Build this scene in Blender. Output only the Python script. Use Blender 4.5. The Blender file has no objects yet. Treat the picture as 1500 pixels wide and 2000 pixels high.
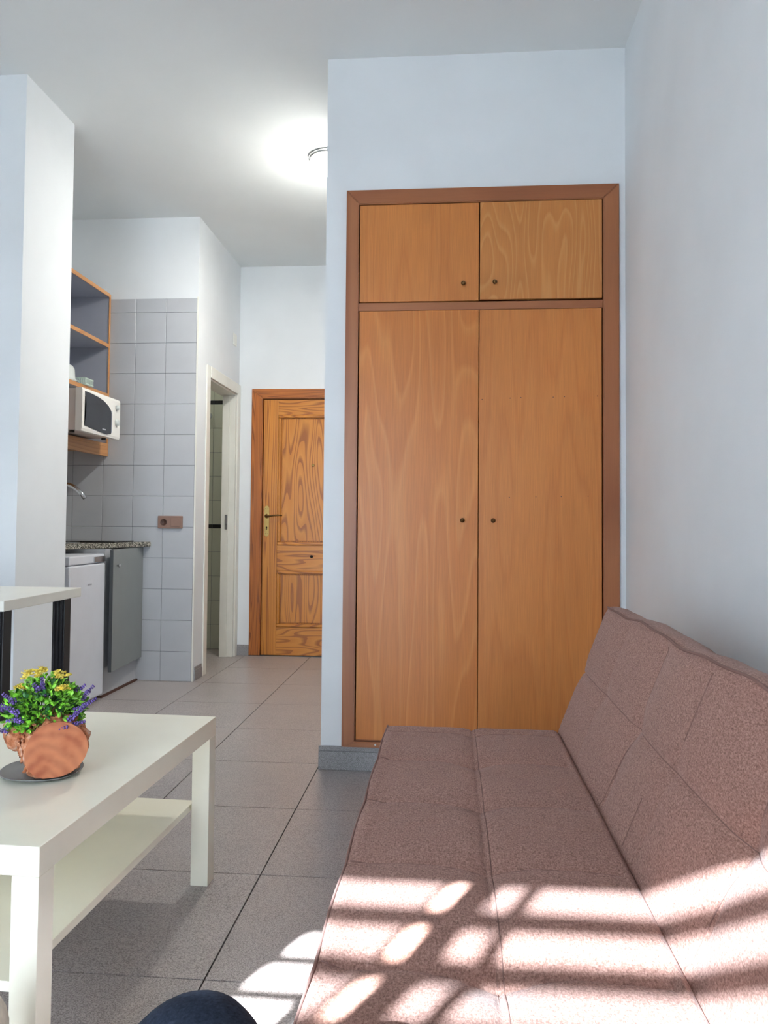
import bpy, bmesh, math, random
from math import sin, cos, pi, exp, sqrt, radians
from mathutils import Vector, Matrix
random.seed(7)
scn = bpy.context.scene
COL = scn.collection

# ------------------------------------------------------------------ camera
yaw, pitch, roll = .0830, .03347, .00828
F = Vector((-sin(yaw)*cos(pitch), cos(yaw)*cos(pitch), sin(pitch)))
r0 = Vector((cos(yaw), sin(yaw), 0)); u0 = r0.cross(F)
rx = cos(roll)*r0 + sin(roll)*u0; ux = -sin(roll)*r0 + cos(roll)*u0
cam_d = bpy.data.cameras.new('camera'); cam = bpy.data.objects.new('camera', cam_d); COL.objects.link(cam)
m = Matrix((rx, ux, -F)).transposed().to_4x4(); m.translation = Vector((0, 0, 1.0)); cam.matrix_world = m
cam_d.sensor_fit = 'VERTICAL'; cam_d.sensor_height = 24.0
cam_d.lens = 24.0*1532.5/2000
cam_d.shift_y = -30.5/2000
cam_d.clip_start = .02
scn.camera = cam

# ------------------------------------------------------------------ world, sun, exposure
w = bpy.data.worlds.new('sky'); scn.world = w; w.use_nodes = True
bg = w.node_tree.nodes['Background']; bg.inputs[0].default_value = (.885, .93, 1.0, 1); bg.inputs[1].default_value = 24.5
SUN_DIR = Vector((.445, 1.0, -.67)).normalized()
sd = bpy.data.lights.new('sun', 'SUN'); sd.energy = 54.0; sd.angle = radians(.53); sd.color = (.98, .985, 1)
so = bpy.data.objects.new('sun', sd); COL.objects.link(so); so.rotation_euler = SUN_DIR.to_track_quat('-Z', 'Y').to_euler(); so.location = (-2, -5, 5)
pd = bpy.data.lights.new('window_portal', 'AREA'); pd.shape = 'RECTANGLE'; pd.size = 1.25; pd.size_y = 2.05
pd.cycles.is_portal = True
po = bpy.data.objects.new('window_portal', pd); COL.objects.link(po); po.location = (-1.075, -1.16, 1.03); po.rotation_euler = (radians(90), 0, 0)
scn.view_settings.view_transform = 'Standard'; scn.view_settings.look = 'None'
scn.view_settings.gamma = 1; scn.view_settings.use_curve_mapping = False
scn.view_settings.exposure = 1.10
scn.cycles.diffuse_bounces = 8; scn.cycles.max_bounces = 12

# ------------------------------------------------------------------ materials
def lin(c):
    return tuple(((v/255)/12.92 if v/255 <= .04045 else ((v/255+.055)/1.055)**2.4) for v in c) + (1,)
def base(name, col=None, rough=.5, metal=0, spec=.5):
    mt = bpy.data.materials.new(name); mt.use_nodes = True
    b = mt.node_tree.nodes['Principled BSDF']
    if col: b.inputs['Base Color'].default_value = lin(col)
    b.inputs['Roughness'].default_value = rough; b.inputs['Metallic'].default_value = metal
    b.inputs['Specular IOR Level'].default_value = spec
    return mt, mt.node_tree, b
def N(nt, t, **k):
    n = nt.nodes.new(t)
    for a, v in k.items(): setattr(n, a, v)
    return n
def mapping(nt, scale=(1, 1, 1), loc=(0, 0, 0), rand=False, src='Object'):
    tc = N(nt, 'ShaderNodeTexCoord'); mp = N(nt, 'ShaderNodeMapping'); mp.inputs['Scale'].default_value = scale; mp.inputs['Location'].default_value = loc
    s = tc.outputs[src]
    if rand:
        oi = N(nt, 'ShaderNodeObjectInfo'); ml = N(nt, 'ShaderNodeMath', operation='MULTIPLY'); ml.inputs[1].default_value = 37.0
        nt.links.new(oi.outputs['Random'], ml.inputs[0])
        va = N(nt, 'ShaderNodeVectorMath', operation='ADD'); nt.links.new(s, va.inputs[0]); nt.links.new(ml.outputs[0], va.inputs[1]); s = va.outputs[0]
    nt.links.new(s, mp.inputs['Vector']); return mp.outputs[0]
def noise(nt, vec, scale, detail=3, rough=.5, dist=0):
    n = N(nt, 'ShaderNodeTexNoise'); n.inputs['Scale'].default_value = scale; n.inputs['Detail'].default_value = detail
    n.inputs['Roughness'].default_value = rough; n.inputs['Distortion'].default_value = dist
    nt.links.new(vec, n.inputs['Vector']); return n.outputs['Fac']
def ramp(nt, fac, stops):
    r = N(nt, 'ShaderNodeValToRGB'); e = r.color_ramp.elements
    while len(e) < len(stops): e.new(.5)
    for el, (p, c) in zip(e, stops): el.position = p; el.color = lin(c)
    nt.links.new(fac, r.inputs[0]); return r.outputs[0]
def bump(nt, b, h, strength=.1, dist=.01):
    n = N(nt, 'ShaderNodeBump'); n.inputs['Strength'].default_value = strength; n.inputs['Distance'].default_value = dist
    nt.links.new(h, n.inputs['Height']); nt.links.new(n.outputs[0], b.inputs['Normal'])
def mixc(nt, fac, a, c, mode='MIX'):
    n = N(nt, 'ShaderNodeMix', data_type='RGBA', blend_type=mode)
    if isinstance(fac, float): n.inputs[0].default_value = fac
    else: nt.links.new(fac, n.inputs[0])
    for i, v in ((6, a), (7, c)):
        if isinstance(v, tuple): n.inputs[i].default_value = v
        else: nt.links.new(v, n.inputs[i])
    return n.outputs[2]
def math_(nt, op, a, c=0.0, d=None):
    n = N(nt, 'ShaderNodeMath', operation=op)
    for i, v in enumerate((a, c) if d is None else (a, c, d)):
        if isinstance(v, (int, float)): n.inputs[i].default_value = v
        else: nt.links.new(v, n.inputs[i])
    return n.outputs[0]

def plain(name, col, rough=.5, metal=0, vary=.04, sc=8, bmp=0.0, spec=.5):
    mt, nt, b = base(name, col, rough, metal, spec)
    v = mapping(nt); f = noise(nt, v, sc)
    lo = tuple(max(0, c*(1-vary)) for c in col); hi = tuple(min(255, c*(1+vary)) for c in col)
    nt.links.new(ramp(nt, f, [(.3, lo), (.7, hi)]), b.inputs['Base Color'])
    if bmp: bump(nt, b, noise(nt, v, 180, 2), bmp, .002)
    return mt
def wood(name, cols, rings=16, warp=.5, cx=0.0, zs=.35, rough=.42, axis='Z', fine=.25, sharp=False, yscale=1.0, seed=0.0, spec=.5, rand=False, nsc=5.0):
    """veneer grain: contour lines of a field that is steep across the board and lazy along it"""
    mt, nt, b = base(name, None, rough, 0, spec)
    sc = {'Z': (1, 1, zs), 'X': (zs, 1, 1), 'Y': (1, zs, 1)}[axis]
    v = mapping(nt, sc, (seed, seed*.7, seed*1.3), rand=rand)
    f1 = noise(nt, v, nsc, 1.2, .4)
    t = math_(nt, 'MULTIPLY', f1, rings*warp*2)
    fr = math_(nt, 'FRACT', t)
    k = ramp(nt, fr, ([(0, cols[2]), (.16, cols[2]), (.42, cols[0]), (1, cols[1])] if sharp else [(0, cols[2]), (.22, cols[0]), (.85, cols[1]), (1, cols[2])]))
    # fine pores
    sc2 = {'Z': (1, 1, .03), 'X': (.03, 1, 1), 'Y': (1, .03, 1)}[axis]
    v2 = mapping(nt, sc2, (seed, 0, 0), rand=rand); f2 = noise(nt, v2, 240, 3, .6)
    p = ramp(nt, f2, [(.35, tuple(int(c*.86) for c in cols[0])), (.65, cols[0])])
    c = mixc(nt, fine, k, p)
    f3 = noise(nt, mapping(nt, (1, 1, .4)), 2.0, 2)
    g = ramp(nt, f3, [(.3, (228, 228, 228)), (.7, (255, 255, 255))])
    c = mixc(nt, .6, c, g, 'MULTIPLY')
    nt.links.new(c, b.inputs['Base Color']); bump(nt, b, f2, .04, .001)
    return mt

M = {}
M['wall'] = plain('white_plaster', (224, 228, 231), .85, vary=.012, sc=3, bmp=.12, spec=.2)
M['ceil'] = plain('ceiling_paint', (222, 225, 225), .9, vary=.01, sc=2, bmp=.05, spec=.1)
M['white_trim'] = plain('white_lacquer_trim', (228, 228, 220), .35, vary=.015)
M['grout'] = plain('dark_grout', (48, 44, 44), .9)
M['tilegrout'] = plain('grey_tile_grout', (120, 124, 130), .9)
# floor tile: speckled grey stoneware
mt, nt, b = base('speckled_floor_tile', None, .34)
v = mapping(nt, rand=True); f = noise(nt, v, 330, 2, .7); g = noise(nt, v, 5, 2)
c1 = ramp(nt, f, [(.36, (120, 113, 112)), (.5, (166, 159, 158)), (.64, (190, 184, 182))])
nt.links.new(mixc(nt, .5, c1, ramp(nt, g, [(.3, (235, 235, 235)), (.7, (255, 253, 250))]), 'MULTIPLY'), b.inputs['Base Color'])
bump(nt, b, f, .05, .001); M['floor_tile'] = mt
mt, nt, b = base('speckled_grey_baseboard', None, .4)
v = mapping(nt); f = noise(nt, v, 330, 2, .7)
nt.links.new(ramp(nt, f, [(.36, (114, 112, 113)), (.64, (164, 162, 163))]), b.inputs['Base Color']); M['skirt'] = mt
M['wall_tile'] = plain('glazed_pale_grey_tile', (184, 187, 192), .28, vary=.02, sc=4)
M['bath_tile'] = plain('glazed_greenish_tile', (196, 198, 180), .3, vary=.02, sc=4)
M['black'] = plain('black_glaze', (14, 13, 15), .3)
VO = [(186, 126, 76), (178, 117, 68), (160, 99, 56)]
M['oak_b'] = wood('honey_veneer_warm', [(204, 124, 54), (196, 114, 46), (218, 144, 72)], 12, .5, zs=.10, seed=9.3, nsc=6, fine=.5)
M['oak_c'] = wood('honey_veneer_plain', [(208, 131, 64), (204, 125, 58), (194, 113, 50)], 8, .5, zs=.06, seed=5.7, nsc=8, fine=.5)
M['oak_d'] = wood('cathedral_veneer', [(202, 132, 68), (194, 122, 60), (214, 152, 88)], 24, .5, zs=.16, seed=1.9, nsc=6, fine=.4)
M['frame_v'] = wood('reddish_frame_wood', [(170, 108, 68), (160, 98, 60), (146, 84, 50)], 9, .4, zs=.08, seed=2.2)
M['frame_h'] = wood('reddish_frame_wood_level', [(170, 108, 68), (160, 98, 60), (146, 84, 50)], 9, .4, zs=.08, axis='X', seed=4.2)
PN = [(216, 142, 54), (202, 124, 40), (146, 76, 20)]
M['pine_v'] = wood('varnished_pine', PN, 16, .5, zs=.03, seed=6.1, nsc=14, sharp=True, rough=.35)
M['pine_p'] = wood('varnished_pine_panel', PN, 16, .5, zs=.12, seed=8.4, nsc=7, sharp=True, rough=.35)
M['pine_h'] = wood('varnished_pine_level', PN, 14, .5, zs=.12, axis='X', seed=7.7, nsc=10, sharp=True, rough=.35)
M['pine_f'] = wood('dark_pine_frame', [(190, 112, 44), (174, 96, 34), (118, 58, 20)], 16, .5, zs=.03, nsc=16, seed=12.1, sharp=True, rough=.35)
M['pine_fh'] = wood('dark_pine_frame_level', [(190, 112, 44), (174, 96, 34), (118, 58, 20)], 16, .5, zs=.03, nsc=16, axis='X', seed=14.1, sharp=True, rough=.35)
M['edge_oak'] = wood('oak_edging', [(206, 150, 98), (196, 138, 86), (176, 118, 70)], 12, .5, zs=.1, axis='Y', seed=3.3)
M['edge_oak_v'] = wood('oak_edging_upright', [(206, 150, 98), (196, 138, 86), (176, 118, 70)], 12, .5, zs=.1, seed=3.3)
M['grey_lam'] = plain('grey_laminate', (162, 166, 178), .45, vary=.015)
M['grey_door'] = plain('grey_cabinet_front', (128, 133, 132), .4, vary=.015)
M['pale_lam'] = plain('pale_grey_plinth', (186, 189, 194), .45, vary=.015)
M['dark_edge'] = plain('dark_grey_edging', (70, 72, 74), .4)
M['brownstrip'] = plain('brown_seal', (78, 44, 30), .6)
mt, nt, b = base('speckled_granite', None, .22)
v = mapping(nt); vo = N(nt, 'ShaderNodeTexVoronoi'); vo.inputs['Scale'].default_value = 190; nt.links.new(v, vo.inputs['Vector'])
bw = N(nt, 'ShaderNodeSeparateColor'); nt.links.new(vo.outputs['Color'], bw.inputs[0])
nt.links.new(ramp(nt, bw.outputs[0], [(0, (40, 40, 36)), (.3, (90, 88, 80)), (.6, (150, 146, 134)), (1, (196, 190, 176))]), b.inputs['Base Color']); M['granite'] = mt
M['steel'] = plain('brushed_steel', (176, 178, 180), .28, 1)
M['chrome'] = plain('chrome', (205, 207, 210), .12, 1)
M['hob'] = plain('black_glass', (22, 22, 24), .08)
M['white_app'] = plain('white_enamel', (214, 219, 228), .3, vary=.01)
M['microwhite'] = plain('white_plastic', (232, 230, 224), .35, vary=.01)
M['side_beige'] = plain('warm_white_metal', (212, 204, 198), .4, vary=.01)
M['dark_glass'] = plain('dark_tinted_door', (36, 37, 42), .12)
M['pale_text'] = plain('pale_grey_print', (190, 192, 198), .4)
M['table'] = plain('white_lacquer_table', (242, 240, 224), .28, vary=.01)
M['desk'] = plain('white_desk_laminate', (226, 226, 218), .35, vary=.01)
M['brass'] = plain('aged_brass', (186, 158, 98), .25, 1)
M['bronze'] = plain('dark_bronze', (104, 78, 50), .3, 1)
M['brown_plastic'] = plain('brown_plastic', (142, 112, 98), .4)
M['darkbrown'] = plain('dark_brown_socket', (84, 58, 48), .4)
M['hole'] = plain('dark_hole', (16, 10, 8), .8)
M['greenplastic'] = plain('pale_green_plastic', (188, 206, 196), .4)
M['tub'] = plain('translucent_white_plastic', (206, 212, 210), .35)
M['beigewhite'] = plain('cream_canvas', (206, 200, 186), .8, vary=.15, sc=30)
# sofa fabric: heathered brown mauve
mt, nt, b = base('heather_brown_fabric', None, .95, 0, .15)
v = mapping(nt, (1, .35, 1)); f = noise(nt, v, 420, 3, .75); v2 = mapping(nt, (1, 1, 1)); g = noise(nt, v2, 260, 3, .7)
c1 = ramp(nt, f, [(.34, (98, 70, 60)), (.5, (157, 118, 106)), (.66, (198, 160, 146))])
c2 = ramp(nt, g, [(.34, (108, 78, 68)), (.5, (157, 118, 106)), (.66, (190, 152, 139))])
nt.links.new(mixc(nt, .5, c1, c2), b.inputs['Base Color'])
b.inputs['Sheen Weight'].default_value = .12; b.inputs['Sheen Roughness'].default_value = .5
bump(nt, b, g, .35, .0012); M['fabric'] = mt
M['piping'] = plain('brown_piping', (134, 102, 94), .9, bmp=.2)
# plants
M['leaf'] = plain('green_leaf', (122, 184, 58), .5, vary=.35, sc=60)
M['darkleaf'] = plain('dark_green_leaf', (44, 96, 46), .5, vary=.3, sc=60)
M['stem'] = plain('green_stem', (70, 110, 50), .6)
M['purple'] = plain('lavender_flower', (98, 78, 144), .7, vary=.35, sc=90)
M['yellow'] = plain('yellow_petal', (238, 212, 96), .6, vary=.12, sc=90)
mt, nt, b = base('rough_bark', None, .9)
v = mapping(nt); f = noise(nt, v, 45, 4, .65); g = noise(nt, v, 110, 3)
nt.links.new(ramp(nt, f, [(.3, (92, 52, 34)), (.45, (176, 106, 68)), (.58, (196, 140, 108)), (.7, (206, 190, 182))]), b.inputs['Base Color'])
bump(nt, b, g, .8, .006); M['bark'] = mt
mt, nt, b = base('sawn_wood_face', None, .6)
v = mapping(nt); wv = N(nt, 'ShaderNodeTexWave', wave_type='RINGS', rings_direction='Y'); wv.inputs['Scale'].default_value = 14; wv.inputs['Distortion'].default_value = 9; wv.inputs['Detail'].default_value = 3; wv.inputs['Detail Scale'].default_value = .7
nt.links.new(v, wv.inputs['Vector'])
c1 = ramp(nt, wv.outputs[0], [(0, (150, 80, 50)), (1, (190, 116, 76))])
c2 = ramp(nt, noise(nt, v, 22, 3), [(.32, (160, 82, 54)), (.6, (200, 130, 92))])
nt.links.new(mixc(nt, .5, c1, c2), b.inputs['Base Color']); M['sawn'] = mt
M['saucer'] = plain('grey_glazed_saucer', (120, 122, 120), .25)
mt, nt, b = base('navy_denim', None, .9, 0, .2)
f = noise(nt, mapping(nt), 300, 3, .7); nt.links.new(ramp(nt, f, [(.3, (22, 28, 42)), (.7, (44, 54, 72))]), b.inputs['Base Color']); bump(nt, b, f, .3, .001); M['denim'] = mt
M['shirt'] = plain('grey_shirt', (120, 124, 132), .9)
M['skin'] = plain('skin', (198, 150, 124), .5)
M['hair'] = plain('dark_brown_hair', (48, 34, 26), .6)
M['eye'] = plain('eye_white', (230, 230, 226), .3)
M['sole'] = plain('dark_shoe', (40, 40, 44), .6)
M['ground'] = plain('pale_paving', (150, 146, 138), .9)
# lamp glow
mt, nt, b = base('lit_opal_glass', (255, 252, 245), .3); b.inputs['Emission Color'].default_value = (1, .95, .86, 1); b.inputs['Emission Strength'].default_value = 26.0
M['lamp'] = mt
mt, nt, b = base('added_lamp_glass', (255, 252, 245), .3); b.inputs['Emission Color'].default_value = (1, .95, .82, 1); b.inputs['Emission Strength'].default_value = 14.0
M['added_lamp_glow'] = mt
# window pane: tinted clear glass that lets sun through
mt = bpy.data.materials.new('tinted_window_glass'); mt.use_nodes = True; nt = mt.node_tree; nt.nodes.clear()
tr = N(nt, 'ShaderNodeBsdfTransparent'); tr.inputs[0].default_value = (.53, .57, .60, 1)
gl = N(nt, 'ShaderNodeBsdfGlossy'); gl.inputs['Roughness'].default_value = .02
fr = N(nt, 'ShaderNodeFresnel'); fr.inputs[0].default_value = 1.45
mx = N(nt, 'ShaderNodeMixShader'); out = N(nt, 'ShaderNodeOutputMaterial')
nt.links.new(fr.outputs[0], mx.inputs[0]); nt.links.new(tr.outputs[0], mx.inputs[1]); nt.links.new(gl.outputs[0], mx.inputs[2]); nt.links.new(mx.outputs[0], out.inputs[0]); M['pane'] = mt

# ------------------------------------------------------------------ helpers
def mesh_obj(name, bm, mat, parent=None, smooth=False, loc=None):
    me = bpy.data.meshes.new(name); bmesh.ops.recalc_face_normals(bm, faces=bm.faces[:]); bm.to_mesh(me); bm.free()
    if smooth:
        for p in me.polygons: p.use_smooth = True
    if mat: me.materials.append(M[mat])
    o = bpy.data.objects.new(name, me); COL.objects.link(o)
    if parent: o.parent = parent
    if loc: o.location = loc
    return o
def link(name, me, parent=None, loc=(0, 0, 0)):
    o = bpy.data.objects.new(name, me); COL.objects.link(o); o.parent = parent; o.location = loc; return o
def box_bm(bm, x0, x1, y0, y1, z0, z1, bev=0, seg=2):
    vs = [bm.verts.new((x, y, z)) for x in (x0, x1) for y in (y0, y1) for z in (z0, z1)]
    fs = [(0, 1, 3, 2), (4, 6, 7, 5), (0, 4, 5, 1), (2, 3, 7, 6), (0, 2, 6, 4), (1, 5, 7, 3)]
    nf = [bm.faces.new([vs[i] for i in f]) for f in fs]
    if bev:
        es = list({e for f in nf for e in f.edges})
        bmesh.ops.bevel(bm, geom=es, offset=bev, segments=seg, affect='EDGES', profile=.5)
def box(name, dims, mat, parent=None, bev=0, **k):
    bm = bmesh.new(); box_bm(bm, *dims, bev=bev); return mesh_obj(name, bm, mat, parent, **k)
def boxes(name, L, mat, parent=None, bev=0):
    bm = bmesh.new()
    for d in L: box_bm(bm, *d, bev=bev)
    return mesh_obj(name, bm, mat, parent)
def tube_bm(bm, pts, r, n=10, cap=True):
    pts = [Vector(p) for p in pts]; rings = []; up = None
    for i, p in enumerate(pts):
        t = (pts[min(i+1, len(pts)-1)] - pts[max(i-1, 0)]).normalized()
        if up is None: up = Vector((0, 0, 1)) if abs(t.z) < .9 else Vector((1, 0, 0))
        a = t.cross(up).normalized(); b_ = a.cross(t).normalized(); up = b_
        rr = r[i] if isinstance(r, (list, tuple)) else r
        rings.append([bm.verts.new(p + rr*(cos(2*pi*k/n)*a + sin(2*pi*k/n)*b_)) for k in range(n)])
    for q in range(len(rings)-1):
        for k in range(n): bm.faces.new((rings[q][k], rings[q][(k+1) % n], rings[q+1][(k+1) % n], rings[q+1][k]))
    if cap: bm.faces.new(rings[0][::-1]); bm.faces.new(rings[-1])
def tube(name, pts, r, mat, parent=None, n=10, **k):
    bm = bmesh.new(); tube_bm(bm, pts, r, n); return mesh_obj(name, bm, mat, parent, smooth=True, **k)
def lathe_bm(bm, prof, n=24, center=(0, 0, 0), axis='Z'):
    c = Vector(center); rings = []
    def P(r, h, a):
        if axis == 'Z': return c + Vector((r*cos(a), r*sin(a), h))
        if axis == 'Y': return c + Vector((r*cos(a), h, r*sin(a)))
        return c + Vector((h, r*cos(a), r*sin(a)))
    for r, h in prof: rings.append([bm.verts.new(P(max(r, 1e-5), h, 2*pi*k/n)) for k in range(n)])
    for q in range(len(rings)-1):
        for k in range(n): bm.faces.new((rings[q][k], rings[q][(k+1) % n], rings[q+1][(k+1) % n], rings[q+1][k]))
    bm.faces.new(rings[0][::-1]); bm.faces.new(rings[-1])
def lathe(name, prof, mat, parent=None, n=24, center=(0, 0, 0), axis='Z'):
    bm = bmesh.new(); lathe_bm(bm, prof, n, center, axis); return mesh_obj(name, bm, mat, parent, smooth=True)
def thing(name, label, cat, loc=(0, 0, 0), rz=0, group=None):
    o = bpy.data.objects.new(name, None); COL.objects.link(o); o.empty_display_size = .05
    o.location = loc; o.rotation_euler = (0, 0, rz); o['label'] = label; o['category'] = cat
    if group: o['group'] = group
    return o
def tag(o, label, cat, group=None):
    o['label'] = label; o['category'] = cat
    if group: o['group'] = group
    return o
def struct(o, label, cat='wall'):
    o['kind'] = 'structure'; o['label'] = label; o['category'] = cat; return o
def poly_prism(bm, pts2, map3, d0, d1):
    """prism from 2D outline; map3(u,v,d) -> 3D"""
    a = [bm.verts.new(map3(u, v, d0)) for u, v in pts2]; b_ = [bm.verts.new(map3(u, v, d1)) for u, v in pts2]
    bm.faces.new(a); bm.faces.new(b_[::-1]); n = len(a)
    for i in range(n): bm.faces.new((a[i], b_[i], b_[(i+1) % n], a[(i+1) % n]))

CZ = 2.935
# ------------------------------------------------------------------ room shell
fl = struct(box('floor', (-3.1, .8, -1.2, 7.3, -.12, -.0035), 'grout'), 'speckled grey stoneware tile floor with thin dark joints', 'floor')
TX, TY = .4925, .514
bm = bmesh.new(); box_bm(bm, -TX/2+.0019, TX/2-.0019, -TY/2+.0019, TY/2-.0019, -.0034, 0)
me = bpy.data.meshes.new('tile'); bmesh.ops.recalc_face_normals(bm, faces=bm.faces[:]); bm.to_mesh(me); bm.free(); me.materials.append(M['floor_tile'])
for i in range(-5, 3):
    for j in range(-6, 9):
        x = -.527 + (i+.5)*TX; y = 1.708 + (j+.5)*TY
        if x - TX/2 > .70 or y - TY/2 > 6.2: continue
        if x > -.5 and y > 3.5: continue
        link('tile', me, fl, (x, y, 0))
struct(box('ceiling', (-3.1, .8, -1.2, 7.3, CZ, CZ+.12), 'ceil'), 'smooth white ceiling', 'ceiling')
struct(box('wall_right', (.70, .80, -1.2, 3.30, -.003, CZ), 'wall'), 'white right wall behind the sofa')
# wardrobe wall with opening
struct(boxes('wall_front', [(-.515, -.415, 3.19, 3.29, -.003, CZ), (.662, .70, 3.19, 3.29, -.003, CZ), (-.415, .662, 3.19, 3.29, 2.357, CZ), (-.415, .662, 3.19, 3.29, -.003, .100)], 'wall'), 'white wall the wardrobe is built into')
struct(box('wall_corridor_right', (-.515, -.415, 3.29, 5.80, -.003, CZ), 'wall'), 'white right side wall of the entrance corridor')
struct(boxes('wall_entrance', [(-1.695, -1.485, 5.80, 5.90, -.003, CZ), (-1.485, -.415, 5.80, 5.90, 2.0, CZ)], 'wall'), 'white end wall around the pine entrance door')
struct(boxes('wall_corridor_left', [(-1.69, -1.59, 4.916, 5.062, -.003, CZ), (-1.69, -1.59, 5.062, 5.735, 1.955, CZ), (-1.69, -1.59, 5.735, 5.80, -.003, CZ)], 'wall'), 'white left side wall of the corridor with the bathroom doorway')
wk = struct(box('wall_kitchen_end', (-3.0, -1.59, 4.816, 4.916, -.003, CZ), 'wall'), 'white kitchen end wall clad in pale grey square tiles')
struct(box('wall_kitchen_left', (-2.60, -2.50, 3.64, 4.816, -.003, CZ), 'wall'), 'white wall behind the kitchen units')
struct(box('wall_partition', (-3.0, -1.838, 3.206, 3.64, -.003, CZ), 'wall'), 'thick white partition at the left of the kitchen recess')
struct(box('wall_left', (-3.1, -3.0, -1.2, 7.3, -.003, CZ), 'wall'), 'white left wall of the living room')
WX0, WX1, WZ = -1.70, -.45, 2.05
struct(boxes('wall_back', [(-3.0, WX0, -1.15, -1.05, -.003, CZ), (WX1, .70, -1.15, -1.05, -.003, CZ), (WX0, WX1, -1.15, -1.05, WZ, CZ)], 'wall'), 'white wall with the glazed balcony doors')
wb = struct(box('wall_bathroom', (-3.0, -1.60, 6.06, 6.16, -.003, CZ), 'wall'), 'greenish tiled bathroom wall seen through the doorway')
struct(box('wall_bathroom_right', (-1.70, -1.60, 5.90, 6.06, -.003, CZ), 'wall'), 'white side wall inside the bathroom')

# kitchen wall tiles
P_ = .198; ZP = .1945
yb = 4.816
me_t = {}
def tile_mesh(wd, ht, dep=.006, mat='wall_tile'):
    key = (round(wd, 4), round(ht, 4), mat)
    if key not in me_t:
        bm = bmesh.new(); box_bm(bm, 0, wd, -dep, 0, 0, ht, bev=.0015, seg=1)
        me = bpy.data.meshes.new('tile'); bmesh.ops.recalc_face_normals(bm, faces=bm.faces[:]); bm.to_mesh(me); bm.free(); me.materials.append(M[mat]); me_t[key] = me
    return me_t[key]
g_ = .0022
box('grout_bed', (-2.50, -1.598, yb-.003, yb-.0002, 0, 2.413), 'tilegrout', wk)
xs = [-1.599]; 
while xs[-1] > -2.49: xs.append(max(xs[-1]-P_, -2.499))
zs = [0, .183]
while zs[-1] < 2.40: zs.append(min(zs[-1]+ZP, 2.414))
for a in range(len(xs)-1):
    for c in range(len(zs)-1):
        wd = xs[a]-xs[a+1]-g_; ht = zs[c+1]-zs[c]-g_
        if wd < .02 or ht < .02: continue
        link('tile', tile_mesh(wd, ht), wk, (xs[a+1]+g_/2, yb, zs[c]+g_/2))
box('corner_bead', (-1.5975, -1.588, yb-.006, yb-.0002, 0, 2.42), 'white_trim', wk)
# bathroom tiles
z = 0.0; rows = []
zlist = [0, .19, .38, .57, .76, .945, .975, 1.165, 1.355, 1.545, 1.735, 1.925, 1.955, 2.145, 2.335]
for a in range(len(zlist)-1):
    blk = abs(zlist[a]-.945) < .001 or abs(zlist[a]-1.925) < .001
    for c in range(5):
        link('tile', tile_mesh(.25-g_, zlist[a+1]-zlist[a]-g_, .006, 'black' if blk else 'bath_tile'), wb, (-2.86+.25*c, 6.06, zlist[a]+g_/2))
box('grout_bed', (-2.9, -1.61, 6.057, 6.0598, 0, 2.335), 'tilegrout', wb)
lathe('robe_hook', [(.004, 0), (.004, -.03), (.022, -.03), (.024, -.036), (.022, -.045), (0, -.047)], 'chrome', wb, 20, (-1.886, 6.053, 1.828), 'Y')

bl = thing('added_bathroom_lamp', 'added round ceiling lamp, out of sight, that brightens the bathroom', 'ceiling lamp', (-2.2, 5.4, CZ))  # lamp added out of sight so the bathroom tiles are not dark
lathe('lamp_base', [(.12, -.0005), (.12, -.02), (.1, -.022)], 'white_trim', bl, 32)
lathe('lamp_shade', [(.1, -.0225), (.1, -.04), (.07, -.07), (0, -.08)], 'added_lamp_glow', bl, 32)
# baseboards
def skirt(name, x0, x1, y0, y1, h, label, face):
    dz = .012
    o = boxes(name, [(x0, x1, y0, y1, 0, h-.02), ], 'skirt', None, bev=.0015)
    d = .004
    if face == 'y': box('top_ridge', (x0, x1, y0+d, y1, h-.0198, h), 'skirt', o, bev=.0015)
    else: box('top_ridge', (x0, x1-d, y0, y1, h-.0198, h), 'skirt', o, bev=.0015)
    o['kind'] = 'structure'; o['label'] = label; o['category'] = 'baseboard'; return o
skirt('baseboard_front', -.523, .70, 3.178, 3.1895, .094, 'grey speckled baseboard running under the wardrobe', 'y')
skirt('baseboard_entrance', -1.582, -1.488, 5.788, 5.7995, .08, 'short grey baseboard beside the entrance door frame', 'y')
skirt('baseboard_corridor', -1.5895, -1.580, 4.835, 4.975, .085, 'short grey baseboard between kitchen tiles and bathroom doorway', 'x')
skirt('baseboard_partition', -3.0, -1.84, 3.196, 3.2055, .08, 'grey baseboard along the front of the partition', 'y')

# balcony door window behind the camera
def leaf(x0, x1, n, extra=None):
    o = thing('window_%d' % n, 'white framed glazed balcony door leaf, %s one' % ('left' if n == 1 else 'right'), 'window'); o['kind'] = 'structure'
    y0, y1 = -1.115, -1.093; s = .045 
    sr = .048
    box('stile', (x0, x0+(s if n == 1 else sr), y0, y1, .01, WZ), 'white_trim', o, bev=.003)
    box('stile', (x1-(.006 if n == 1 else s), x1, y0, y1, .01, WZ), 'white_trim', o, bev=.003)
    box('rail', (x0+.046, x1-.046, y0, y1, .01, .10), 'white_trim', o, bev=.003)
    box('rail', (x0+.046, x1-.046, y0, y1, WZ-.012, WZ), 'white_trim', o, bev=.003)
    box('pane', (x0+.025, x1-.004, -1.107, -1.103, .09, WZ-.005), 'pane', o)
    return o
leaf(-1.54, -1.058, 1); l2 = leaf(-1.030, -.44, 2)
box('glazing_bar', (-.935, -.915, -1.115, -1.095, .10, WZ-.012), 'white_trim', l2, bev=.002)
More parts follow.
